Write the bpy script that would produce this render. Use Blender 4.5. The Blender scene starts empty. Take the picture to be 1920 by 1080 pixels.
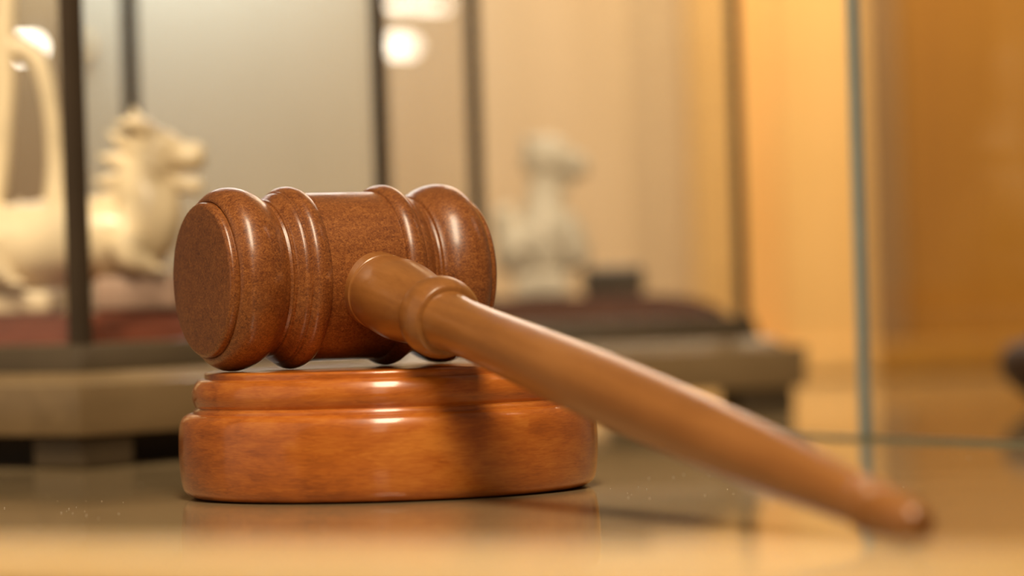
import bpy, bmesh, math, random
from mathutils import Vector, Matrix
random.seed(7)
S = bpy.context.scene
C = S.collection
PI = math.pi

# ---------------------------------------------------------------- camera, world, light
CAM_H = 0.0457
HORIZON = 540.0          # image row of the horizon at the centre column (of 1080)
ROLL = math.radians(1.78)
FPX = 6700.0             # focal length in pixels of a 1920 wide frame
cam = bpy.data.cameras.new('camera')
cam_o = bpy.data.objects.new('camera', cam)
C.objects.link(cam_o)
cam.sensor_width = 36.0
cam.lens = FPX / 1920 * 36.0
cam.clip_start = 0.01
pitch = math.atan((540.0 - HORIZON) / FPX)
cam_o.matrix_world = (Matrix.Translation((0, 0, CAM_H)) @ Matrix.Rotation(PI/2 - pitch, 4, 'X')
                      @ Matrix.Rotation(-ROLL, 4, 'Z'))
cam.dof.use_dof = True
cam.dof.focus_distance = 0.797
cam.dof.aperture_fstop = (FPX/1920*0.036) / 0.0160
S.camera = cam_o

world = bpy.data.worlds.new('world'); S.world = world; world.use_nodes = True
bg = world.node_tree.nodes['Background']
bg.inputs[0].default_value = (0.62, 0.46, 0.30, 1); bg.inputs[1].default_value = 0.18

def area(name, loc, target, size, power, color, size_y=None):
    l = bpy.data.lights.new(name, 'AREA'); l.energy = power; l.color = color
    l.size = size
    if size_y: l.shape = 'RECTANGLE'; l.size_y = size_y
    o = bpy.data.objects.new(name, l); C.objects.link(o)
    o.location = loc
    o.rotation_euler = (Vector(target) - Vector(loc)).to_track_quat('-Z', 'Y').to_euler()
    return o
area('key_lamp', (-0.02, 0.47, 0.55), (-0.02, 0.80, 0.02), 0.12, 4.6, (1.0, 0.80, 0.56), 0.42)
area('room_lamp', (-0.13, -1.6, 1.15), (-0.03, 0.8, 0.05), 0.34, 3.6, (1.0, 0.84, 0.64), 1.5)
area('side_fill', (-1.9, 0.25, 0.75), (-0.06, 0.80, 0.05), 2.0, 5.0, (1.0, 0.82, 0.60))  # unseen fill added from the left to lift the striking face
area('cool_lamp', (-0.17, 1.595, 0.255), (-0.17, 1.66, 0.165), 0.20, 0.46, (0.56, 0.77, 1.0), 0.04)
area('warm_lamp', (0.13, 1.48, 0.44), (0.125, 1.66, 0.08), 0.24, 2.15, (1.0, 0.78, 0.50), 0.06)
area('strip_lamp', (-0.05, 1.56, 0.34), (-0.03, 0.82, 0.04), 0.50, 0.8, (1.0, 0.96, 0.88), 0.03)
def spot(name, loc, target, power, cone, color=(1.0, 0.82, 0.58)):
    l = bpy.data.lights.new(name, 'SPOT'); l.energy = power; l.color = color
    l.spot_size = math.radians(cone); l.spot_blend = 0.4; l.shadow_soft_size = 0.02
    o = bpy.data.objects.new(name, l); C.objects.link(o)
    o.location = loc; o.rotation_euler = (Vector(target) - Vector(loc)).to_track_quat('-Z', 'Y').to_euler()
spot('dragon_fill', (-0.20, 0.72, 0.50), (-0.135, 1.04, 0.07), 13.0, 24)  # added narrow fill that brightens the dragon, not a fixture of the cabinet
spot('beast_fill', (0.06, 0.84, 0.50), (0.02, 1.21, 0.04), 8.5, 26)  # added fill for the beast's front and the right plinth, no fixture there
S.view_settings.view_transform = 'Standard'
S.view_settings.look = 'None'
S.view_settings.exposure = 0.0
S.view_settings.gamma = 1.0
S.view_settings.use_curve_mapping = False
S.cycles.transparent_max_bounces = 32

# ---------------------------------------------------------------- helpers
def link_mesh(name, bm, mat, parent=None, smooth=True, mw=None):
    me = bpy.data.meshes.new(name)
    bmesh.ops.recalc_face_normals(bm, faces=bm.faces)
    bm.to_mesh(me); bm.free()
    if smooth:
        me.polygons.foreach_set('use_smooth', [True]*len(me.polygons))
    me.materials.append(mat)
    o = bpy.data.objects.new(name, me); C.objects.link(o)
    if parent is not None: o.parent = parent
    if mw is not None: o.matrix_local = mw
    return o
def tag(o, label, cat, group=None):
    o['label'] = label; o['category'] = cat
    if group: o['group'] = group
    return o
def thing(name, label, cat, loc=(0, 0, 0), rz=0.0, group=None):
    o = bpy.data.objects.new(name, None); C.objects.link(o)
    o.empty_display_size = 0.01
    o.location = loc; o.rotation_euler = (0, 0, rz)
    return tag(o, label, cat, group)
def sharp(o, ang=35):
    o.data.set_sharp_from_angle(angle=math.radians(ang)); return o
def lathe_bm(prof, n=96, cap0=False, cap1=False):
    """prof: list of (radius, height along +Z)"""
    bm = bmesh.new(); rings = []
    for r, z in prof:
        if r < 1e-6: rings.append([bm.verts.new((0, 0, z))])
        else: rings.append([bm.verts.new((r*math.cos(2*PI*i/n), r*math.sin(2*PI*i/n), z)) for i in range(n)])
    for a, b in zip(rings[:-1], rings[1:]):
        for i in range(n):
            j = (i+1) % n
            if len(a) == 1 and len(b) == 1: continue
            if len(a) == 1: bm.faces.new((a[0], b[i], b[j]))
            elif len(b) == 1: bm.faces.new((a[i], a[j], b[0]))
            else: bm.faces.new((a[i], a[j], b[j], b[i]))
    if cap0 and len(rings[0]) > 1: bm.faces.new(rings[0])
    if cap1 and len(rings[-1]) > 1: bm.faces.new(rings[-1])
    return bm
def smooth_prof(pts, sub=4):
    """Catmull-Rom through profile points; a repeated point marks a crease"""
    out = []; seg = [pts[0]]
    segs = []
    for p in pts[1:]:
        if abs(p[0]-seg[-1][0]) < 1e-9 and abs(p[1]-seg[-1][1]) < 1e-9:
            segs.append(seg); seg = [p]
        else: seg.append(p)
    segs.append(seg)
    for sg in segs:
        if len(sg) == 1: out.append(sg[0]); continue
        e = [(2*sg[0][0]-sg[1][0], 2*sg[0][1]-sg[1][1])] + sg + [(2*sg[-1][0]-sg[-2][0], 2*sg[-1][1]-sg[-2][1])]
        for i in range(1, len(e)-2):
            p0, p1, p2, p3 = e[i-1:i+3]
            for k in range(sub):
                t = k/sub
                out.append(tuple(0.5*((2*p1[c]) + (-p0[c]+p2[c])*t + (2*p0[c]-5*p1[c]+4*p2[c]-p3[c])*t*t
                                      + (-p0[c]+3*p1[c]-3*p2[c]+p3[c])*t**3) for c in (0, 1)))
        out.append(sg[-1])
    res = [out[0]]
    for p in out[1:]:
        if abs(p[0]-res[-1][0])+abs(p[1]-res[-1][1]) > 1e-7: res.append((max(p[0], 0.0), p[1]))
    return res
def box_bm(x0, x1, y0, y1, z0, z1, bevel=0.0, seg=2, bm=None):
    own = bm is None
    b = bmesh.new()
    bmesh.ops.create_cube(b, size=1.0)
    for v in b.verts:
        v.co = Vector(((x0+x1)/2 + v.co.x*(x1-x0), (y0+y1)/2 + v.co.y*(y1-y0), (z0+z1)/2 + v.co.z*(z1-z0)))
    if bevel > 0:
        bmesh.ops.bevel(b, geom=list(b.edges), offset=bevel, segments=seg, affect='EDGES', profile=0.5)
    if own: return b
    me = bpy.data.meshes.new('tmp'); b.to_mesh(me); b.free(); bm.from_mesh(me); bpy.data.meshes.remove(me)
    return bm
def frame_to(zdir, origin):
    z = Vector(zdir).normalized()
    x = Vector((0, 0, 1)).cross(z)
    if x.length < 1e-4: x = Vector((1, 0, 0))
    x.normalize(); y = z.cross(x)
    m = Matrix((x, y, z)).transposed().to_4x4()
    return Matrix.Translation(origin) @ m

# ---------------------------------------------------------------- materials
def nodes(name):
    m = bpy.data.materials.new(name); m.use_nodes = True
    nt = m.node_tree
    return m, nt, nt.nodes['Principled BSDF']
def plain(name, col, rough=0.5, coat=0.0, spec=0.5, noise=0.06, scale=60.0, metallic=0.0):
    m, nt, p = nodes(name)
    tc = nt.nodes.new('ShaderNodeTexCoord')
    n = nt.nodes.new('ShaderNodeTexNoise'); n.inputs['Scale'].default_value = scale; n.inputs['Detail'].default_value = 4
    nt.links.new(tc.outputs['Object'], n.inputs['Vector'])
    r = nt.nodes.new('ShaderNodeValToRGB')
    r.color_ramp.elements[0].position = 0.3; r.color_ramp.elements[1].position = 0.7
    r.color_ramp.elements[0].color = tuple(c*(1-noise*2) for c in col) + (1,)
    r.color_ramp.elements[1].color = tuple(min(1, c*(1+noise*2)) for c in col) + (1,)
    nt.links.new(n.outputs['Fac'], r.inputs['Fac'])
    nt.links.new(r.outputs['Color'], p.inputs['Base Color'])
    p.inputs['Roughness'].default_value = rough
    p.inputs['Coat Weight'].default_value = coat
    p.inputs['Coat Roughness'].default_value = 0.12
    p.inputs['Specular IOR Level'].default_value = spec
    p.inputs['Metallic'].default_value = metallic
    return m
def wood(name, dark, mid, light, stretch=(1, 1, 0.12), scale=90.0, rough=0.35, coat=0.6, coat_rough=0.15,
         fleck=0.5, fleck_scale=900.0, bump=0.05, spec=0.4, blotch=30.0, w1=0.5, w2=0.5):
    """varnished wood: long grain along local Z, blotches and fine flecks"""
    m, nt, p = nodes(name); L = nt.links.new
    tc = nt.nodes.new('ShaderNodeTexCoord')
    mp = nt.nodes.new('ShaderNodeMapping'); mp.inputs['Scale'].default_value = stretch
    L(tc.outputs['Object'], mp.inputs['Vector'])
    n1 = nt.nodes.new('ShaderNodeTexNoise'); n1.inputs['Scale'].default_value = scale*3
    n1.inputs['Detail'].default_value = 6; n1.inputs['Roughness'].default_value = 0.6; n1.inputs['Distortion'].default_value = 0.6
    L(mp.outputs['Vector'], n1.inputs['Vector'])
    n2 = nt.nodes.new('ShaderNodeTexNoise'); n2.inputs['Scale'].default_value = blotch; n2.inputs['Detail'].default_value = 5
    L(tc.outputs['Object'], n2.inputs['Vector'])
    mp3 = nt.nodes.new('ShaderNodeMapping'); mp3.inputs['Scale'].default_value = (stretch[0], stretch[1], max(stretch[2]*2.5, 0.3))
    L(tc.outputs['Object'], mp3.inputs['Vector'])
    n3 = nt.nodes.new('ShaderNodeTexNoise'); n3.inputs['Scale'].default_value = fleck_scale; n3.inputs['Detail'].default_value = 2
    n3.inputs['Distortion'].default_value = 1.2
    L(mp3.outputs['Vector'], n3.inputs['Vector'])
    a = nt.nodes.new('ShaderNodeMath'); a.operation = 'MULTIPLY_ADD'; a.inputs[1].default_value = w1
    L(n1.outputs['Fac'], a.inputs[0])
    b = nt.nodes.new('ShaderNodeMath'); b.operation = 'MULTIPLY_ADD'; b.inputs[1].default_value = w2; b.inputs[2].default_value = 0.5*(1-w1-w2)
    L(n2.outputs['Fac'], b.inputs[0]); L(b.outputs[0], a.inputs[2])
    f = nt.nodes.new('ShaderNodeMath'); f.operation = 'SUBTRACT'; f.inputs[1].default_value = 0.5
    L(n3.outputs['Fac'], f.inputs[0])
    g = nt.nodes.new('ShaderNodeMath'); g.operation = 'MULTIPLY_ADD'; g.inputs[1].default_value = fleck
    L(f.outputs[0], g.inputs[0]); L(a.outputs[0], g.inputs[2])
    r = nt.nodes.new('ShaderNodeValToRGB'); e = r.color_ramp.elements
    e[0].position = 0.30; e[0].color = dark + (1,)
    e[1].position = 0.70; e[1].color = light + (1,)
    c = e.new(0.5); c.color = mid + (1,)
    L(g.outputs[0], r.inputs['Fac']); L(r.outputs['Color'], p.inputs['Base Color'])
    bp = nt.nodes.new('ShaderNodeBump'); bp.inputs['Strength'].default_value = bump; bp.inputs['Distance'].default_value = 0.0006
    L(g.outputs[0], bp.inputs['Height']); L(bp.outputs['Normal'], p.inputs['Normal'])
    p.inputs['Roughness'].default_value = rough
    p.inputs['Coat Weight'].default_value = coat; p.inputs['Coat Roughness'].default_value = coat_rough
    p.inputs['Specular IOR Level'].default_value = spec
    return m
def glass(name, tint=(1, 1, 1), ior=1.45, rough=0.0):
    """thin clear pane: see-through, mirror reflection by Fresnel"""
    m = bpy.data.materials.new(name); m.use_nodes = True
    nt = m.node_tree; nt.nodes.clear(); L = nt.links.new
    out = nt.nodes.new('ShaderNodeOutputMaterial')
    tr = nt.nodes.new('ShaderNodeBsdfTransparent'); tr.inputs[0].default_value = tint + (1,)
    gl = nt.nodes.new('ShaderNodeBsdfGlossy'); gl.inputs['Roughness'].default_value = rough
    fr = nt.nodes.new('ShaderNodeFresnel'); fr.inputs['IOR'].default_value = ior
    geo = nt.nodes.new('ShaderNodeNewGeometry')
    fi = nt.nodes.new('ShaderNodeMix'); fi.inputs[2].default_value = ior; fi.inputs[3].default_value = 1/ior
    L(geo.outputs['Backfacing'], fi.inputs[0]); L(fi.outputs[0], fr.inputs['IOR'])   # the pane's far face reflects like its near face
    mx = nt.nodes.new('ShaderNodeMixShader')
    L(fr.outputs[0], mx.inputs[0]); L(tr.outputs[0], mx.inputs[1]); L(gl.outputs[0], mx.inputs[2])
    L(mx.outputs[0], out.inputs[0])
    return m

M = {}
M['gavel'] = wood('gavel_wood', (0.125, 0.034, 0.008), (0.235, 0.074, 0.016), (0.37, 0.138, 0.034), stretch=(1, 1, 0.3),
                  scale=140, fleck=0.95, fleck_scale=2300, rough=0.38, coat=0.55, coat_rough=0.20, blotch=60, w1=0.35, w2=0.22)
M['handle'] = wood('handle_wood', (0.22, 0.080, 0.016), (0.31, 0.122, 0.027), (0.38, 0.16, 0.042), stretch=(1, 1, 0.06),
                   scale=120, fleck=0.15, rough=0.36, coat=0.5, coat_rough=0.18, blotch=30)
M['block'] = wood('block_wood', (0.27, 0.062, 0.007), (0.49, 0.132, 0.013), (0.64, 0.22, 0.030), stretch=(0.35, 0.35, 1.2),
                  scale=70, fleck=0.35, fleck_scale=700, rough=0.32, coat=0.8, coat_rough=0.12, blotch=60)

# ---------------------------------------------------------------- sound block
BX, BY = -0.0294, 0.820
ZS = 0.98
blk = thing('sound_block', 'round orange-brown varnished wooden sound block under the gavel head', 'sound block', (BX, BY, 0))
lower = smooth_prof([(0.0, 0.0), (0.0, 0.0), (0.0435, 0.0), (0.0435, 0.0), (0.0455, 0.0005), (0.0469, 0.0017), (0.0475, 0.0035),
                     (0.0479, 0.0070), (0.0480, 0.0110), (0.0479, 0.0150), (0.0476, 0.0172), (0.0469, 0.0187), (0.0457, 0.0195),
                     (0.0450, 0.0197), (0.0450, 0.0197), (0.0430, 0.0196)], 4)
upper = smooth_prof([(0.0446, 0.0194), (0.0444, 0.0203), (0.0438, 0.0210), (0.0438, 0.0210), (0.0442, 0.0218), (0.0446, 0.0231),
                     (0.0446, 0.0245), (0.0441, 0.0261), (0.0432, 0.0272), (0.0421, 0.0276), (0.0421, 0.0276), (0.0405, 0.0277)], 4)
plate = smooth_prof([(0.0416, 0.0274), (0.0416, 0.0287), (0.0416, 0.0287), (0.0414, 0.0290), (0.0410, 0.0292), (0.0400, 0.0293), (0.0400, 0.0293), (0.0, 0.0293)], 4)
sharp(link_mesh('lower_tier', lathe_bm([(r, z*ZS) for r, z in lower], 160), M['block'], blk))
sharp(link_mesh('upper_tier', lathe_bm([(r, z*ZS) for r, z in upper], 160), M['block'], blk))
sharp(link_mesh('top_plate', lathe_bm([(r, z*ZS) for r, z in plate], 160), M['block'], blk))

# ---------------------------------------------------------------- gavel
HEAD = Vector((-0.0405, 0.820, 0.0293*ZS + 0.0209))
TH = math.radians(27.3)
THH = math.radians(25.7)
axis = Vector((math.cos(TH), math.sin(TH), 0.0))
gav = thing('gavel', 'brown varnished wooden gavel resting on the round block, handle sloping to the front right', 'gavel', tuple(HEAD))
half = [(0.0193, 0.0), (0.0193, 0.0094)]
mid = [(0.0193, 0.0094), (0.0197, 0.0095), (0.0197, 0.0095), (0.0201, 0.0098), (0.0206, 0.0108), (0.0208, 0.0120), (0.0206, 0.0131), (0.0200, 0.0140),
       (0.0196, 0.0143), (0.0196, 0.0143), (0.0196, 0.0147), (0.0193, 0.0149), (0.0193, 0.0149), (0.0191, 0.0155), (0.0185, 0.0163), (0.0180, 0.0169),
       (0.0178, 0.0172), (0.0178, 0.0172), (0.0178, 0.0178), (0.0174, 0.0180), (0.0174, 0.0180), (0.0172, 0.0186)]
end = [(0.0172, 0.0186), (0.0174, 0.0190), (0.0174, 0.0190), (0.0180, 0.0193), (0.0180, 0.0193), (0.0184, 0.0200), (0.0192, 0.0211), (0.0200, 0.0226), (0.0206, 0.0244), (0.0208, 0.0262),
       (0.0206, 0.0280), (0.0200, 0.0294), (0.0191, 0.0305), (0.0183, 0.0311), (0.0178, 0.0312), (0.0178, 0.0312), (0.0174, 0.0309)]
face = [(0.0175, 0.0306), (0.0175, 0.0322), (0.0175, 0.0322), (0.0173, 0.0327), (0.0168, 0.0331), (0.0162, 0.0332), (0.0162, 0.0332), (0.010, 0.0335), (0.0, 0.0336)]
mh = frame_to(axis, (0, 0, 0))
sharp(link_mesh('barrel', lathe_bm([(0.0193, -0.0094 + 0.0188*k/8) for k in range(9)], 128), M['gavel'], gav, mw=mh))
for sgn in (-1, 1):
    mm = frame_to(axis*sgn, (0, 0, 0))
    sharp(link_mesh('middle_ring', lathe_bm(smooth_prof(mid, 3), 128), M['gavel'], gav, mw=mm), 28)
    er = sharp(link_mesh('end_ring', lathe_bm(smooth_prof(end, 4), 128), M['gavel'], gav, mw=mm), 28)
    sharp(link_mesh('striking_face', lathe_bm(smooth_prof(face, 3), 128), M['gavel'], er), 28)
USC = 1.045
TIP_U, TIP_R = 0.2300*USC, 0.0048
drop = (HEAD.z - TIP_R*0.985) / TIP_U
hd = Vector((math.sin(THH), -math.cos(THH), 0)); hd.z = 0
hd = hd.normalized()*math.sqrt(1-drop*drop); hd.z = -drop
mhd = frame_to(hd, axis*0.0028)
neck = [(0.0086, 0.0160), (0.0087, 0.0200), (0.0087, 0.0206), (0.0087, 0.0206), (0.0084, 0.0209), (0.0084, 0.0209), (0.0089, 0.0250), (0.0091, 0.0290), (0.0089, 0.0330), (0.0082, 0.0385), (0.0074, 0.0430), (0.0071, 0.0455)]
collar = [(0.0071, 0.0452), (0.0079, 0.0459), (0.0087, 0.0474), (0.0090, 0.0492), (0.0089, 0.0512), (0.0084, 0.0528), (0.0078, 0.0540), (0.0074, 0.0543), (0.0074, 0.0543), (0.0060, 0.0546)]
shaft = [(0.0066, 0.0546), (0.0062, 0.0580), (0.0061, 0.0640), (0.0062, 0.0750), (0.0066, 0.0960), (0.0069, 0.1180), (0.0069, 0.1380), (0.0066, 0.1590),
         (0.0061, 0.1800), (0.0055, 0.1970), (0.0048, 0.2120), (0.0044, 0.2180), (0.0042, 0.2195)]
tipr = [(0.0041, 0.2192), (0.0045, 0.2198), (0.0048, 0.2211), (0.0049, 0.2222), (0.0046, 0.2240), (0.0040, 0.2248)]
knob = [(0.0039, 0.2244), (0.0044, 0.2260), (0.0045, 0.2280), (0.0042, 0.2320), (0.0036, 0.2352), (0.0030, 0.2368), (0.0026, 0.2374), (0.0026, 0.2374), (0.0, 0.2377)]
h = sharp(link_mesh('handle', lathe_bm(smooth_prof([(r, u*USC) for r, u in shaft], 4), 64), M['handle'], gav, mw=mhd))
link_mesh('neck', lathe_bm(smooth_prof([(r, u*USC) for r, u in neck], 4), 64), M['handle'], h)
link_mesh('collar', lathe_bm(smooth_prof([(r, u*USC) for r, u in collar], 4), 64), M['handle'], h)
link_mesh('tip_ring', lathe_bm(smooth_prof([(r, u*USC) for r, u in tipr], 4), 64), M['handle'], h)
link_mesh('end_knob', lathe_bm(smooth_prof([(r, u*USC) for r, u in knob], 4), 64), M['handle'], h)

# ---------------------------------------------------------------- shelf and back wall
M['shelf'] = plain('shelf_laminate', (0.40, 0.29, 0.155), 0.06, spec=0.5, noise=0.05, scale=25)
M['lipping'] = wood('maple_lipping', (0.76, 0.48, 0.15), (0.84, 0.55, 0.19), (0.90, 0.62, 0.24), stretch=(0.08, 1, 1), scale=40, rough=0.4, coat=0.0, fleck=0.1, blotch=10)
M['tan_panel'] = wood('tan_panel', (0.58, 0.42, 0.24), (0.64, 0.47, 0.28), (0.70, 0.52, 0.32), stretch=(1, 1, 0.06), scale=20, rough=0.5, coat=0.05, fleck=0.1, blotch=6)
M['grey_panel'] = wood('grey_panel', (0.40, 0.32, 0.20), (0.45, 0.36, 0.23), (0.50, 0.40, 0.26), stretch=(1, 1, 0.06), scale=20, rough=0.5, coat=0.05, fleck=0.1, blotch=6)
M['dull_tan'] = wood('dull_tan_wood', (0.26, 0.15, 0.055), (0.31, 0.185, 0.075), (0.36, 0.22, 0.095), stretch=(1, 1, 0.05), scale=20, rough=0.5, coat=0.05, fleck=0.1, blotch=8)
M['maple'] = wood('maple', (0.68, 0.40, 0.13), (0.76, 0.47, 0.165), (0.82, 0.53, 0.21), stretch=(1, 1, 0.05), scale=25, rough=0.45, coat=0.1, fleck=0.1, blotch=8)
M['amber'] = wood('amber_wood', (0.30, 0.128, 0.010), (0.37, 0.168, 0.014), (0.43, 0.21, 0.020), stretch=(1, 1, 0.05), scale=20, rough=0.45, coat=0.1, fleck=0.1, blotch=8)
WALL = 1.65
sh = thing('display_shelf', 'glossy taupe cabinet shelf that everything stands on, with a pale wooden front rail', 'shelf', (0, 0, 0))
def slab(x0, x1, near, far, z0, z1):
    """shelf piece between two slanting edges, each (y at x0, y at x1)"""
    bm = bmesh.new()
    a = [(x0, near[0]), (x1, near[1]), (x1, far[1]), (x0, far[0])]
    lo = [bm.verts.new((x, y, z0)) for x, y in a]; hi = [bm.verts.new((x, y, z1)) for x, y in a]
    bm.faces.new(lo[::-1]); bm.faces.new(hi)
    for i in range(4): bm.faces.new((lo[i], lo[(i+1) % 4], hi[(i+1) % 4], hi[i]))
    return bm
link_mesh('shelf_board', slab(-0.42, 0.42, (0.71, 0.15), (WALL, WALL), -0.018, 0.0), M['shelf'], sh, smooth=False)
SILL = Vector((0.0, 0.4335)); sdir = Vector((0.846, -0.533))      # front rail of the cabinet, set askew to the lens
o = link_mesh('front_rail', box_bm(-0.34, 0.30, -0.030, 0.0, -0.03, 0.0136, 0.002), M['lipping'], sh, smooth=False,
              mw=Matrix.Translation((SILL.x, SILL.y, 0)) @ Matrix.Rotation(math.atan2(sdir.y, sdir.x), 4, 'Z'))
o['label'] = 'pale maple front rail of the shelf'
bm = bmesh.new()
M['dust'] = plain('dust', (0.5, 0.45, 0.37), 0.8)
for k in range(60):
    if k < 22: x, y = random.uniform(-0.125, -0.080), random.uniform(0.73, 0.84)
    elif k < 36: x, y = random.uniform(0.020, 0.050), random.uniform(0.76, 0.85)
    else: x, y = random.uniform(-0.14, 0.14), random.uniform(0.66, 0.95)
    if (x-BX)**2 + (y-BY)**2 < 0.052**2: continue
    r = random.uniform(0.00005, 0.00016)
    bmesh.ops.create_icosphere(bm, subdivisions=1, radius=r, matrix=Matrix.Translation((x, y, r*0.8)))
o = link_mesh('dust_specks', bm, M['dust'], sh); o['kind'] = 'stuff'

wb = bpy.data.objects.new('wall_back', None); C.objects.link(wb); wb['kind'] = 'structure'
Z1 = 0.62
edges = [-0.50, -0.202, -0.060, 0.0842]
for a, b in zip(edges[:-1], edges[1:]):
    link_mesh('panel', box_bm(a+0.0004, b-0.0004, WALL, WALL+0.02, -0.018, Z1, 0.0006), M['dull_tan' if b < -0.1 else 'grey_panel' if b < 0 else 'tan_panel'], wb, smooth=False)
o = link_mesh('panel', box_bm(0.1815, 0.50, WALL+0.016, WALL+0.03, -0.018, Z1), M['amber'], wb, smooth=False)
o['label'] = 'darker amber wood panel'
tr = bpy.data.objects.new('trim_1', None); C.objects.link(tr); tr['kind'] = 'structure'
link_mesh('flat', box_bm(0.0842, 0.1085, WALL-0.006, WALL+0.02, -0.018, Z1, 0.001), M['maple'], tr, smooth=False)
link_mesh('groove', box_bm(0.1080, 0.1250, WALL+0.004, WALL+0.02, -0.018, Z1), M['maple'], tr, smooth=False)
link_mesh('flat', box_bm(0.1245, 0.1660, WALL-0.006, WALL+0.03, -0.018, Z1, 0.001), M['maple'], tr, smooth=False)
t2 = bpy.data.objects.new('trim_2', None); C.objects.link(t2); t2['kind'] = 'structure'
link_mesh('flat', box_bm(0.1660, 0.1815, WALL+0.008, WALL+0.03, -0.018, Z1, 0.001), M['dull_tan'], t2, smooth=False)  # pilaster's unlit side put into the colour as a duller strip
bb = bpy.data.objects.new('baseboard_back', None); C.objects.link(bb); bb['kind'] = 'structure'
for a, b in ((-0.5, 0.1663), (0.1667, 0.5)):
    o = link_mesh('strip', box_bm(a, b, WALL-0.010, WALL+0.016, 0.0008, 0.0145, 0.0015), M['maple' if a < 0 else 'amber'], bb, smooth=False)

# ---------------------------------------------------------------- display cases
M['dark_wood'] = wood('dark_case_wood', (0.115, 0.074, 0.034), (0.155, 0.102, 0.048), (0.195, 0.132, 0.066), stretch=(0.1, 1, 1), scale=60, rough=0.35, coat=0.4, coat_rough=0.2, fleck=0.2, blotch=30)
M['post'] = plain('dark_post', (0.034, 0.022, 0.012), 0.55, spec=0.3)
M['rail_wood'] = plain('dark_rail', (0.055, 0.038, 0.020), 0.45, spec=0.4)
M['velvet'] = plain('maroon_velvet', (0.125, 0.034, 0.016), 0.95, spec=0.1, noise=0.1, scale=200)
M['brown_velvet'] = plain('brown_velvet', (0.075, 0.032, 0.018), 0.95, spec=0.1, noise=0.1, scale=200)
M['pane'] = glass('clear_pane')
def plinth_bm(w, d, z0, z1, out0, out1, bev=0.0012):
    """a square block whose foot stands out by out0 and whose top stands out by out1 beyond the posts"""
    bm = bmesh.new()
    vs = []
    for z, o_ in ((z0, out0), (z1, out1)):
        for sx, sy in ((-1, -1), (1, -1), (1, 1), (-1, 1)):
            vs.append(bm.verts.new((sx*(w/2+o_), sy*(d/2+o_), z)))
    bm.faces.new(vs[3::-1]); bm.faces.new(vs[4:])
    for i in range(4):
        j = (i+1) % 4
        bm.faces.new((vs[i], vs[j], vs[4+j], vs[4+i]))
    bmesh.ops.bevel(bm, geom=list(bm.edges), offset=bev, segments=2, affect='EDGES', profile=0.5)
    return bm
def display_case(label, cx, cy, phi, w, d, posts, H=0.21, skirt=False, velvet='velvet'):
    t = thing('display_case', label, 'display case', (cx, cy, 0), math.radians(phi), 'glass display cases with dark wooden bases')
    for sx in (-1, 1):
        for sy in (-1, 1):
            fx, fy = sx*(w/2+0.003), sy*(d/2+0.003)
            bm = box_bm(fx-0.010, fx+0.010, fy-0.010, fy+0.010, 0.0, 0.0095, 0.0015)
            link_mesh('foot', bm, M['rail_wood'], t, smooth=False)
    if skirt: link_mesh('skirt', box_bm(-w/2+0.006, w/2-0.006, -d/2+0.006, d/2-0.006, 0.0, 0.0095), M['post'], t, smooth=False)  # dark box added to block the bright reflection in the gap under the base
    sharp(link_mesh('plinth', plinth_bm(w, d, 0.0092, 0.0235, 0.0160, 0.0165), M['dark_wood'], t))
    sharp(link_mesh('ledge', plinth_bm(w, d, 0.0230, 0.0262, 0.0120, 0.0080), M['dark_wood'], t))
    sharp(link_mesh('base_rail', plinth_bm(w, d, 0.0258, 0.0340, 0.0050, 0.0030), M['rail_wood'], t))
    bm = bmesh.new()                                              # padded velvet floor, domed to a flat top
    vs = []
    for z, o_ in ((0.0335, -0.0035), (0.0372, -0.006), (0.0402, -0.012), (0.0418, -0.020), (0.0422, -0.028)):
        vs.append([bm.verts.new((sx*(w/2+o_), sy*(d/2+o_), z)) for sx, sy in ((-1, -1), (1, -1), (1, 1), (-1, 1))])
    for a, b in zip(vs[:-1], vs[1:]):
        for i in range(4): bm.faces.new((a[i], a[(i+1) % 4], b[(i+1) % 4], b[i]))
    bm.faces.new(vs[-1])
    o = link_mesh('velvet_floor', bm, M[velvet], t); o['label'] = 'padded maroon velvet floor'
    for sx, sy, p in posts:
        link_mesh('post', box_bm(sx*w/2-p/2, sx*w/2+p/2, sy*d/2-p/2, sy*d/2+p/2, 0.0335, H, 0.0004), M['post'], t, smooth=False)
    g = 0.0006; p = 0.0040
    i_ = p/2 + 0.0002
    for s_ in (-1, 1):
        link_mesh('pane', box_bm(-w/2+i_, w/2-i_, s_*d/2-g, s_*d/2+g, 0.0342, H), M['pane'], t, smooth=False)
        link_mesh('pane', box_bm(s_*w/2-g, s_*w/2+g, -d/2+i_, d/2-i_, 0.0342, H), M['pane'], t, smooth=False)
        link_mesh('top_rail', box_bm(-w/2-p/2, w/2+p/2, s_*d/2-p/2, s_*d/2+p/2, H, H+p, 0.0004), M['post'], t, smooth=False)
        link_mesh('top_rail', box_bm(s_*w/2-p/2, s_*w/2+p/2, -d/2+p/2, d/2-p/2, H, H+p, 0.0004), M['post'], t, smooth=False)
    return t
# left case: corner F towards the camera
def case_from_corner(label, F, phi, w, d, posts, **kw):
    u = Vector((math.cos(math.radians(phi)), math.sin(math.radians(phi)))); v = Vector((-u.y, u.x))
    c = Vector(F) + u*w/2 + v*d/2
    return display_case(label, c.x, c.y, phi, w, d, posts, **kw)
case_from_corner('left glass case set corner forward with dark posts, holding the cream dragon carving', (-0.1193, 0.985), 50, 0.1262, 0.1077,
                 ((-1, -1, 0.0050), (1, -1, 0.0036), (1, 1, 0.0040), (-1, 1, 0.0040)), skirt=True)
case_from_corner('right glass case behind the gavel handle, holding the pale seated beast figure', (-0.0105, 1.1800), 20, 0.0940, 0.1000,
                 ((-1, -1, 0.0040), (1, -1, 0.0034), (-1, 1, 0.0034)), velvet='brown_velvet')

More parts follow.
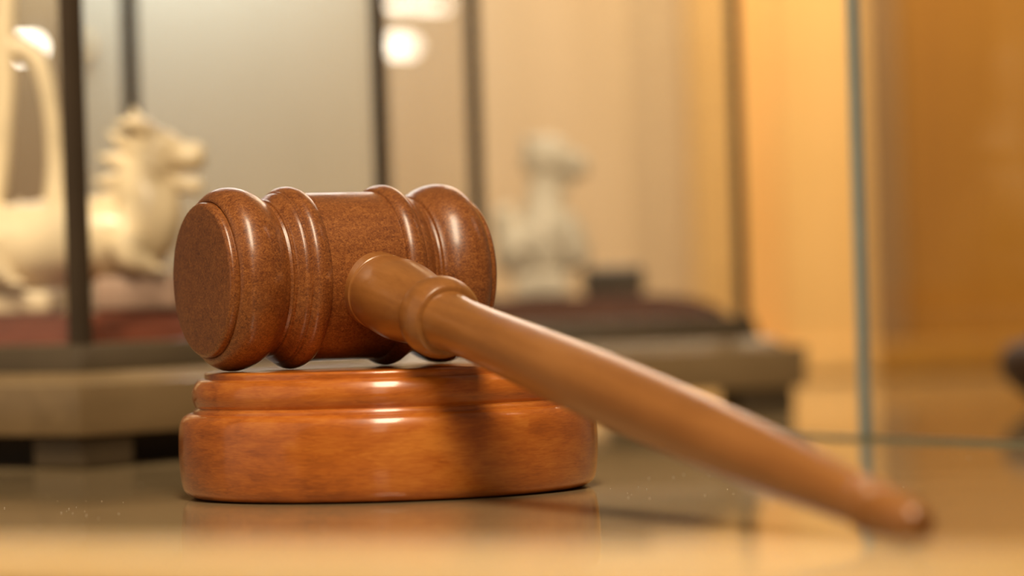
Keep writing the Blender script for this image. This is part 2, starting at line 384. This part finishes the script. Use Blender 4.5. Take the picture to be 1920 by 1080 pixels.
# ---------------------------------------------------------------- carvings
M['ivory'] = plain('cream_carving', (0.80, 0.66, 0.42), 0.35, coat=0.2, noise=0.05, scale=120)
M['jade'] = plain('pale_stone', (0.60, 0.53, 0.40), 0.5, noise=0.10, scale=150)
M['stone'] = plain('pinkish_stone', (0.34, 0.22, 0.15), 0.6, noise=0.1, scale=120)
def tube_bm(pts, rad, n=18, sub=6, bm=None, squash=1.0):
    """smooth tapering tube through pts, closed with rounded ends"""
    P = [Vector(p) for p in pts]
    pe = [P[0]*2-P[1]] + P + [P[-1]*2-P[-2]]; re = [rad[0]] + list(rad) + [rad[-1]]
    cen, rr = [], []
    for i in range(1, len(pe)-2):
        for k in range(sub):
            t = k/sub
            f = lambda a, b, c_, d_: 0.5*((b*2) + (c_-a)*t + (a*2-b*5+c_*4-d_)*t*t + (b*3-a-c_*3+d_)*t**3)
            cen.append(f(pe[i-1], pe[i], pe[i+1], pe[i+2])); rr.append(max(1e-4, f(re[i-1], re[i], re[i+1], re[i+2])))
    cen.append(P[-1]); rr.append(rad[-1])
    d0 = (cen[1]-cen[0]).normalized(); d1 = (cen[-1]-cen[-2]).normalized()
    cen = [cen[0]-d0*rr[0]*0.6, cen[0]-d0*rr[0]*0.35] + cen + [cen[-1]+d1*rr[-1]*0.35, cen[-1]+d1*rr[-1]*0.6]
    rr = [rr[0]*0.15, rr[0]*0.75] + rr + [rr[-1]*0.75, rr[-1]*0.15]
    own = bm is None
    if own: bm = bmesh.new()
    up = Vector((0, 1, 0)); rings = []
    for i, (c, r) in enumerate(zip(cen, rr)):
        d = (cen[min(i+1, len(cen)-1)] - cen[max(i-1, 0)]).normalized()
        x = up.cross(d)
        if x.length < 1e-3: x = Vector((1, 0, 0)).cross(d)
        x.normalize(); y = d.cross(x)
        rings.append([bm.verts.new(c + x*r*math.cos(2*PI*k/n) + y*(r*squash)*math.sin(2*PI*k/n)) for k in range(n)])
    for a, b in zip(rings[:-1], rings[1:]):
        for k in range(n): bm.faces.new((a[k], a[(k+1) % n], b[(k+1) % n], b[k]))
    bm.faces.new(rings[0][::-1]); bm.faces.new(rings[-1])
    return bm
def spikes(bm, base, dirs, length, r):
    for b, d in zip(base, dirs):
        b = Vector(b); d = Vector(d).normalized()
        tube_bm([b, b+d*length*0.5, b+d*length], [r, r*0.7, r*0.15], n=8, sub=3, bm=bm)
    return bm

# cream dragon in the left case
DX, DY, DZ = -0.125, 1.045, 0.0422
dr = thing('dragon_carving', 'cream carved dragon with open jaws and arched tail inside the left glass case', 'carving', (DX, DY, DZ))
def L3(x, y, z): return (x-DX, y-DY, z-DZ)
body = tube_bm([L3(-0.172, 1.055, 0.0600), L3(-0.155, 1.052, 0.0615), L3(-0.140, 1.050, 0.0625), L3(-0.124, 1.046, 0.0635), L3(-0.1095, 1.044, 0.0650),
                L3(-0.1055, 1.043, 0.0720), L3(-0.1070, 1.043, 0.0800), L3(-0.1030, 1.043, 0.0875)],
               [0.0105, 0.0122, 0.0128, 0.0125, 0.0115, 0.0100, 0.0080, 0.0068], n=24)
link_mesh('body', body, M['ivory'], dr)
hd_ = tube_bm([L3(-0.1075, 1.043, 0.0880), L3(-0.1020, 1.043, 0.0893), L3(-0.0960, 1.043, 0.0872), L3(-0.0905, 1.043, 0.0868)], [0.0058, 0.0064, 0.0047, 0.0042], n=18)
head = link_mesh('head', hd_, M['ivory'], dr)
jw = tube_bm([L3(-0.1030, 1.043, 0.0828), L3(-0.0965, 1.043, 0.0792), L3(-0.0905, 1.043, 0.0780)], [0.0034, 0.0028, 0.0024], n=14)
link_mesh('lower_jaw', jw, M['ivory'], head)
for sy in (-1, 1):
    hn = tube_bm([L3(-0.1030, 1.043+sy*0.003, 0.0935), L3(-0.1080, 1.043+sy*0.0045, 0.0970), L3(-0.1130, 1.043+sy*0.005, 0.0968)], [0.0028, 0.0023, 0.0008], n=10)
    link_mesh('horn', hn, M['ivory'], head)
    ey = bmesh.new(); bmesh.ops.create_uvsphere(ey, u_segments=12, v_segments=8, radius=0.0013, matrix=Matrix.Translation(L3(-0.0985, 1.043+sy*0.0045, 0.0905)))
    link_mesh('eye', ey, M['ivory'], head)
mb = bmesh.new()
spikes(mb, [L3(-0.1065, 1.043, 0.0935), L3(-0.1095, 1.043, 0.0900), L3(-0.1110, 1.043, 0.0855), L3(-0.1125, 1.043, 0.0800), L3(-0.1130, 1.043, 0.0745)],
       [(-0.3, 0, 1), (-1, 0, 0.7), (-1, 0, 0.3), (-1, 0, 0.1), (-1, 0, 0.2)], 0.0085, 0.0030)
link_mesh('mane', mb, M['ivory'], dr)
tl = tube_bm([L3(-0.1560, 1.054, 0.0660), L3(-0.1510, 1.056, 0.0850), L3(-0.1485, 1.056, 0.1050), L3(-0.1480, 1.056, 0.1200), L3(-0.1470, 1.056, 0.1330), L3(-0.1440, 1.056, 0.1480), L3(-0.1380, 1.056, 0.1580)],
             [0.0052, 0.0036, 0.0034, 0.0036, 0.0032, 0.0026, 0.0014], n=16)
link_mesh('tail', tl, M['ivory'], dr)
tb = tube_bm([L3(-0.1330, 1.050, 0.0700), L3(-0.1332, 1.052, 0.0880), L3(-0.1345, 1.053, 0.1050), L3(-0.1385, 1.055, 0.1180), L3(-0.1485, 1.056, 0.1230)], [0.0042, 0.0026, 0.0024, 0.0028, 0.0030], n=14)
link_mesh('tail_loop', tb, M['ivory'], dr)
for i, (x, y, sgn) in enumerate(((-0.1080, 1.034, -1), (-0.1075, 1.053, 1), (-0.1500, 1.041, -1), (-0.1500, 1.064, 1))):
    tz = 0.0532 if x > -0.12 else 0.0504
    lg = tube_bm([L3(x-0.003, y, 0.0620), L3(x-0.001, y+sgn*0.002, 0.0575), L3(x+0.004, y+sgn*0.002, tz+0.0022)], [0.0062, 0.0044, 0.0026], n=12)
    g = link_mesh('leg', lg, M['ivory'], dr)
    cb = bmesh.new()
    spikes(cb, [L3(x+0.005, y+sgn*0.002+q*0.0016, tz+0.0014) for q in (-1, 0, 1)], [(1, q*0.4, -0.15) for q in (-1, 0, 1)], 0.0042, 0.0013)
    link_mesh('claw', cb, M['ivory'], g)
rb = bmesh.new()
for k in range(9):
    x = -0.168 + k*0.0065
    tube_bm([L3(x, 1.053-0.001*k, 0.0725), L3(x-0.002, 1.053-0.001*k, 0.0758)], [0.0022, 0.0005], n=8, sub=3, bm=rb)
link_mesh('back_ridge', rb, M['ivory'], dr)
# pinkish rock that the dragon's forefeet stand on
bm = box_bm(-0.0130, 0.0125, -0.0120, 0.0120, 0.0, 0.0105, 0.002, 3)
for v in bm.verts: v.co.x *= 1 - 6*v.co.z; v.co.y *= 1 - 6*v.co.z
rk = link_mesh('stone_block', bm, M['stone']); rk.location = (-0.1085, 1.044, DZ)
tag(rk, "pinkish brown stone block under the cream dragon's forefeet", 'stone block')
bm = box_bm(-0.0210, 0.0200, -0.0150, 0.0130, 0.0, 0.0070, 0.0018, 3)
rk = link_mesh('carved_stand', bm, M['ivory']); rk.location = (-0.1545, 1.0570, DZ)
tag(rk, "cream stand under the dragon's hind feet in the left case", 'stand')

# pale beast in the right case
SX, SY = 0.0122, 1.247
bs = thing('beast_figure', 'pale grey seated beast figure with raised head inside the right glass case', 'figurine', (SX, SY, 0.0422))
def R3(px, py, dy=0.0):                                          # plan helper: picture units of the figure, 0.19 mm each
    return ((px-1020)*1.868e-4, dy, (548-py)*1.868e-4)
link_mesh('base_block', box_bm(R3(960, 0)[0], R3(1058, 0)[0], -0.011, 0.011, 0.0, 0.0090, 0.0014, 3), M['jade'], bs)
link_mesh('body', tube_bm([R3(1005, 482), R3(1012, 450), R3(1020, 410), R3(1022, 375), R3(1022, 345), R3(1024, 318)], [0.0125, 0.0122, 0.0098, 0.0070, 0.0055, 0.0052], n=20), M['jade'], bs)
hb = link_mesh('head', tube_bm([R3(1000, 290), R3(1030, 288), R3(1065, 302), R3(1092, 306)], [0.0068, 0.0076, 0.0056, 0.0042], n=18), M['jade'], bs)
link_mesh('lower_jaw', tube_bm([R3(1022, 318), R3(1048, 332), R3(1068, 338)], [0.0048, 0.0034, 0.0024], n=14), M['jade'], hb)
for sy in (-1, 1):
    link_mesh('ear', tube_bm([R3(1008, 268, sy*0.004), R3(995, 258, sy*0.005), R3(984, 256, sy*0.005)], [0.0026, 0.0020, 0.0007], n=10), M['jade'], hb)
    link_mesh('front_leg', tube_bm([R3(1048, 420, sy*0.006), R3(1066, 452, sy*0.007), R3(1078, 484, sy*0.007)], [0.0072, 0.0062, 0.0048], n=14), M['jade'], bs)
    link_mesh('hind_leg', tube_bm([R3(985, 440, sy*0.006), R3(965, 468, sy*0.008), R3(978, 490, sy*0.009)], [0.0082, 0.0078, 0.0050], n=14), M['jade'], bs)
link_mesh('tail', tube_bm([R3(960, 470), R3(944, 430), R3(948, 395), R3(958, 380)], [0.0040, 0.0044, 0.0046, 0.0020], n=12), M['jade'], bs)
bm = box_bm(-0.0105, 0.0105, -0.010, 0.010, 0.0, 0.0098, 0.0012)
pd = link_mesh('wooden_block', bm, M['rail_wood'], smooth=False); pd.location = (0.0355, 1.252, 0.0422)
tag(pd, 'dark wooden block beside the pale beast figure in the right case', 'block')

# ---------------------------------------------------------------- glass partition at the right
GP = Vector((0.0982, 1.0075)); gdir = Vector((0.503, -0.865)).normalized()
gp = thing('glass_partition', 'upright clear glass pane with grey-green edge standing at the right of the shelf', 'glass pane', (GP.x, GP.y, 0), math.atan2(gdir.y, gdir.x))
M['glass_edge'] = plain('glass_edge', (0.36, 0.40, 0.36), 0.15, spec=0.6, noise=0.04)
M['rail'] = plain('grey_green_rail', (0.16, 0.17, 0.11), 0.35)
link_mesh('glass_sheet', box_bm(0.0006, 0.22, -0.0021, 0.0021, 0.0009, 0.45), M['pane'], gp, smooth=False)
o = link_mesh('polished_edge', box_bm(-0.0004, 0.0006, -0.0021, 0.0021, 0.0009, 0.45, 0.0003), M['glass_edge'], gp, smooth=False); o['label'] = 'grey-green ground edge'
link_mesh('floor_rail', box_bm(-0.060, 0.22, -0.0022, 0.0022, 0.0, 0.0009), M['rail'], gp, smooth=False)

# ---------------------------------------------------------------- dark jar at the right edge
M['jar'] = plain('dark_brown_lacquer', (0.040, 0.017, 0.008), 0.65, spec=0.25)
jr = thing('lidded_jar', 'dark brown round jar at the right edge behind the glass pane', 'jar', (0.199, 1.215, 0))
link_mesh('pot', lathe_bm(smooth_prof([(0.0, 0.0), (0.020, 0.0), (0.020, 0.0), (0.025, 0.003), (0.032, 0.009), (0.034, 0.0145), (0.032, 0.020), (0.026, 0.0225), (0.021, 0.0235)], 4), 64), M['jar'], jr)
ld = link_mesh('lid', lathe_bm(smooth_prof([(0.0225, 0.0233), (0.0225, 0.0245), (0.018, 0.0275), (0.008, 0.0295), (0.003, 0.030)], 4), 64), M['jar'], jr)
link_mesh('lid_knob', lathe_bm(smooth_prof([(0.003, 0.0295), (0.0028, 0.031), (0.0048, 0.0335), (0.004, 0.036), (0.0, 0.0368)], 4), 32), M['jar'], ld)

# ---------------------------------------------------------------- small lamp behind the left case
M['bulb'], nt, p = nodes('lamp_glow')
p.inputs['Emission Color'].default_value = (1.0, 0.90, 0.72, 1); p.inputs['Emission Strength'].default_value = 10
M['brass'] = plain('brass', (0.35, 0.22, 0.09), 0.3, metallic=1.0)
lp = thing('cabinet_lamp', 'small glowing lamp on the back wall at the upper left behind the dragon', 'lamp', (-0.1967, 1.455, 0.1495))
link_mesh('bulb', tube_bm([(-0.006, 0, 0), (0.006, 0, 0)], [0.0036, 0.0036], n=20), M['bulb'], lp)
link_mesh('glow_tube', tube_bm([(-0.066, 0.050, 0.0237), (-0.046, 0.050, 0.0237), (-0.026, 0.050, 0.0237)], [0.0018, 0.0018, 0.0018], n=16), M['bulb'], lp)
link_mesh('arm', tube_bm([(0, 0.006, 0), (0, 0.06, 0.012), (0, 0.191, 0.012)], [0.0022, 0.0018, 0.0018], n=12), M['brass'], lp)
link_mesh('wall_plate', lathe_bm([(0.0, 0.0), (0.006, 0.0), (0.006, 0.004), (0.0, 0.004)], 32), M['brass'], lp, mw=Matrix.Translation((0, 0.191, 0.012)) @ Matrix.Rotation(-PI/2, 4, 'X'))
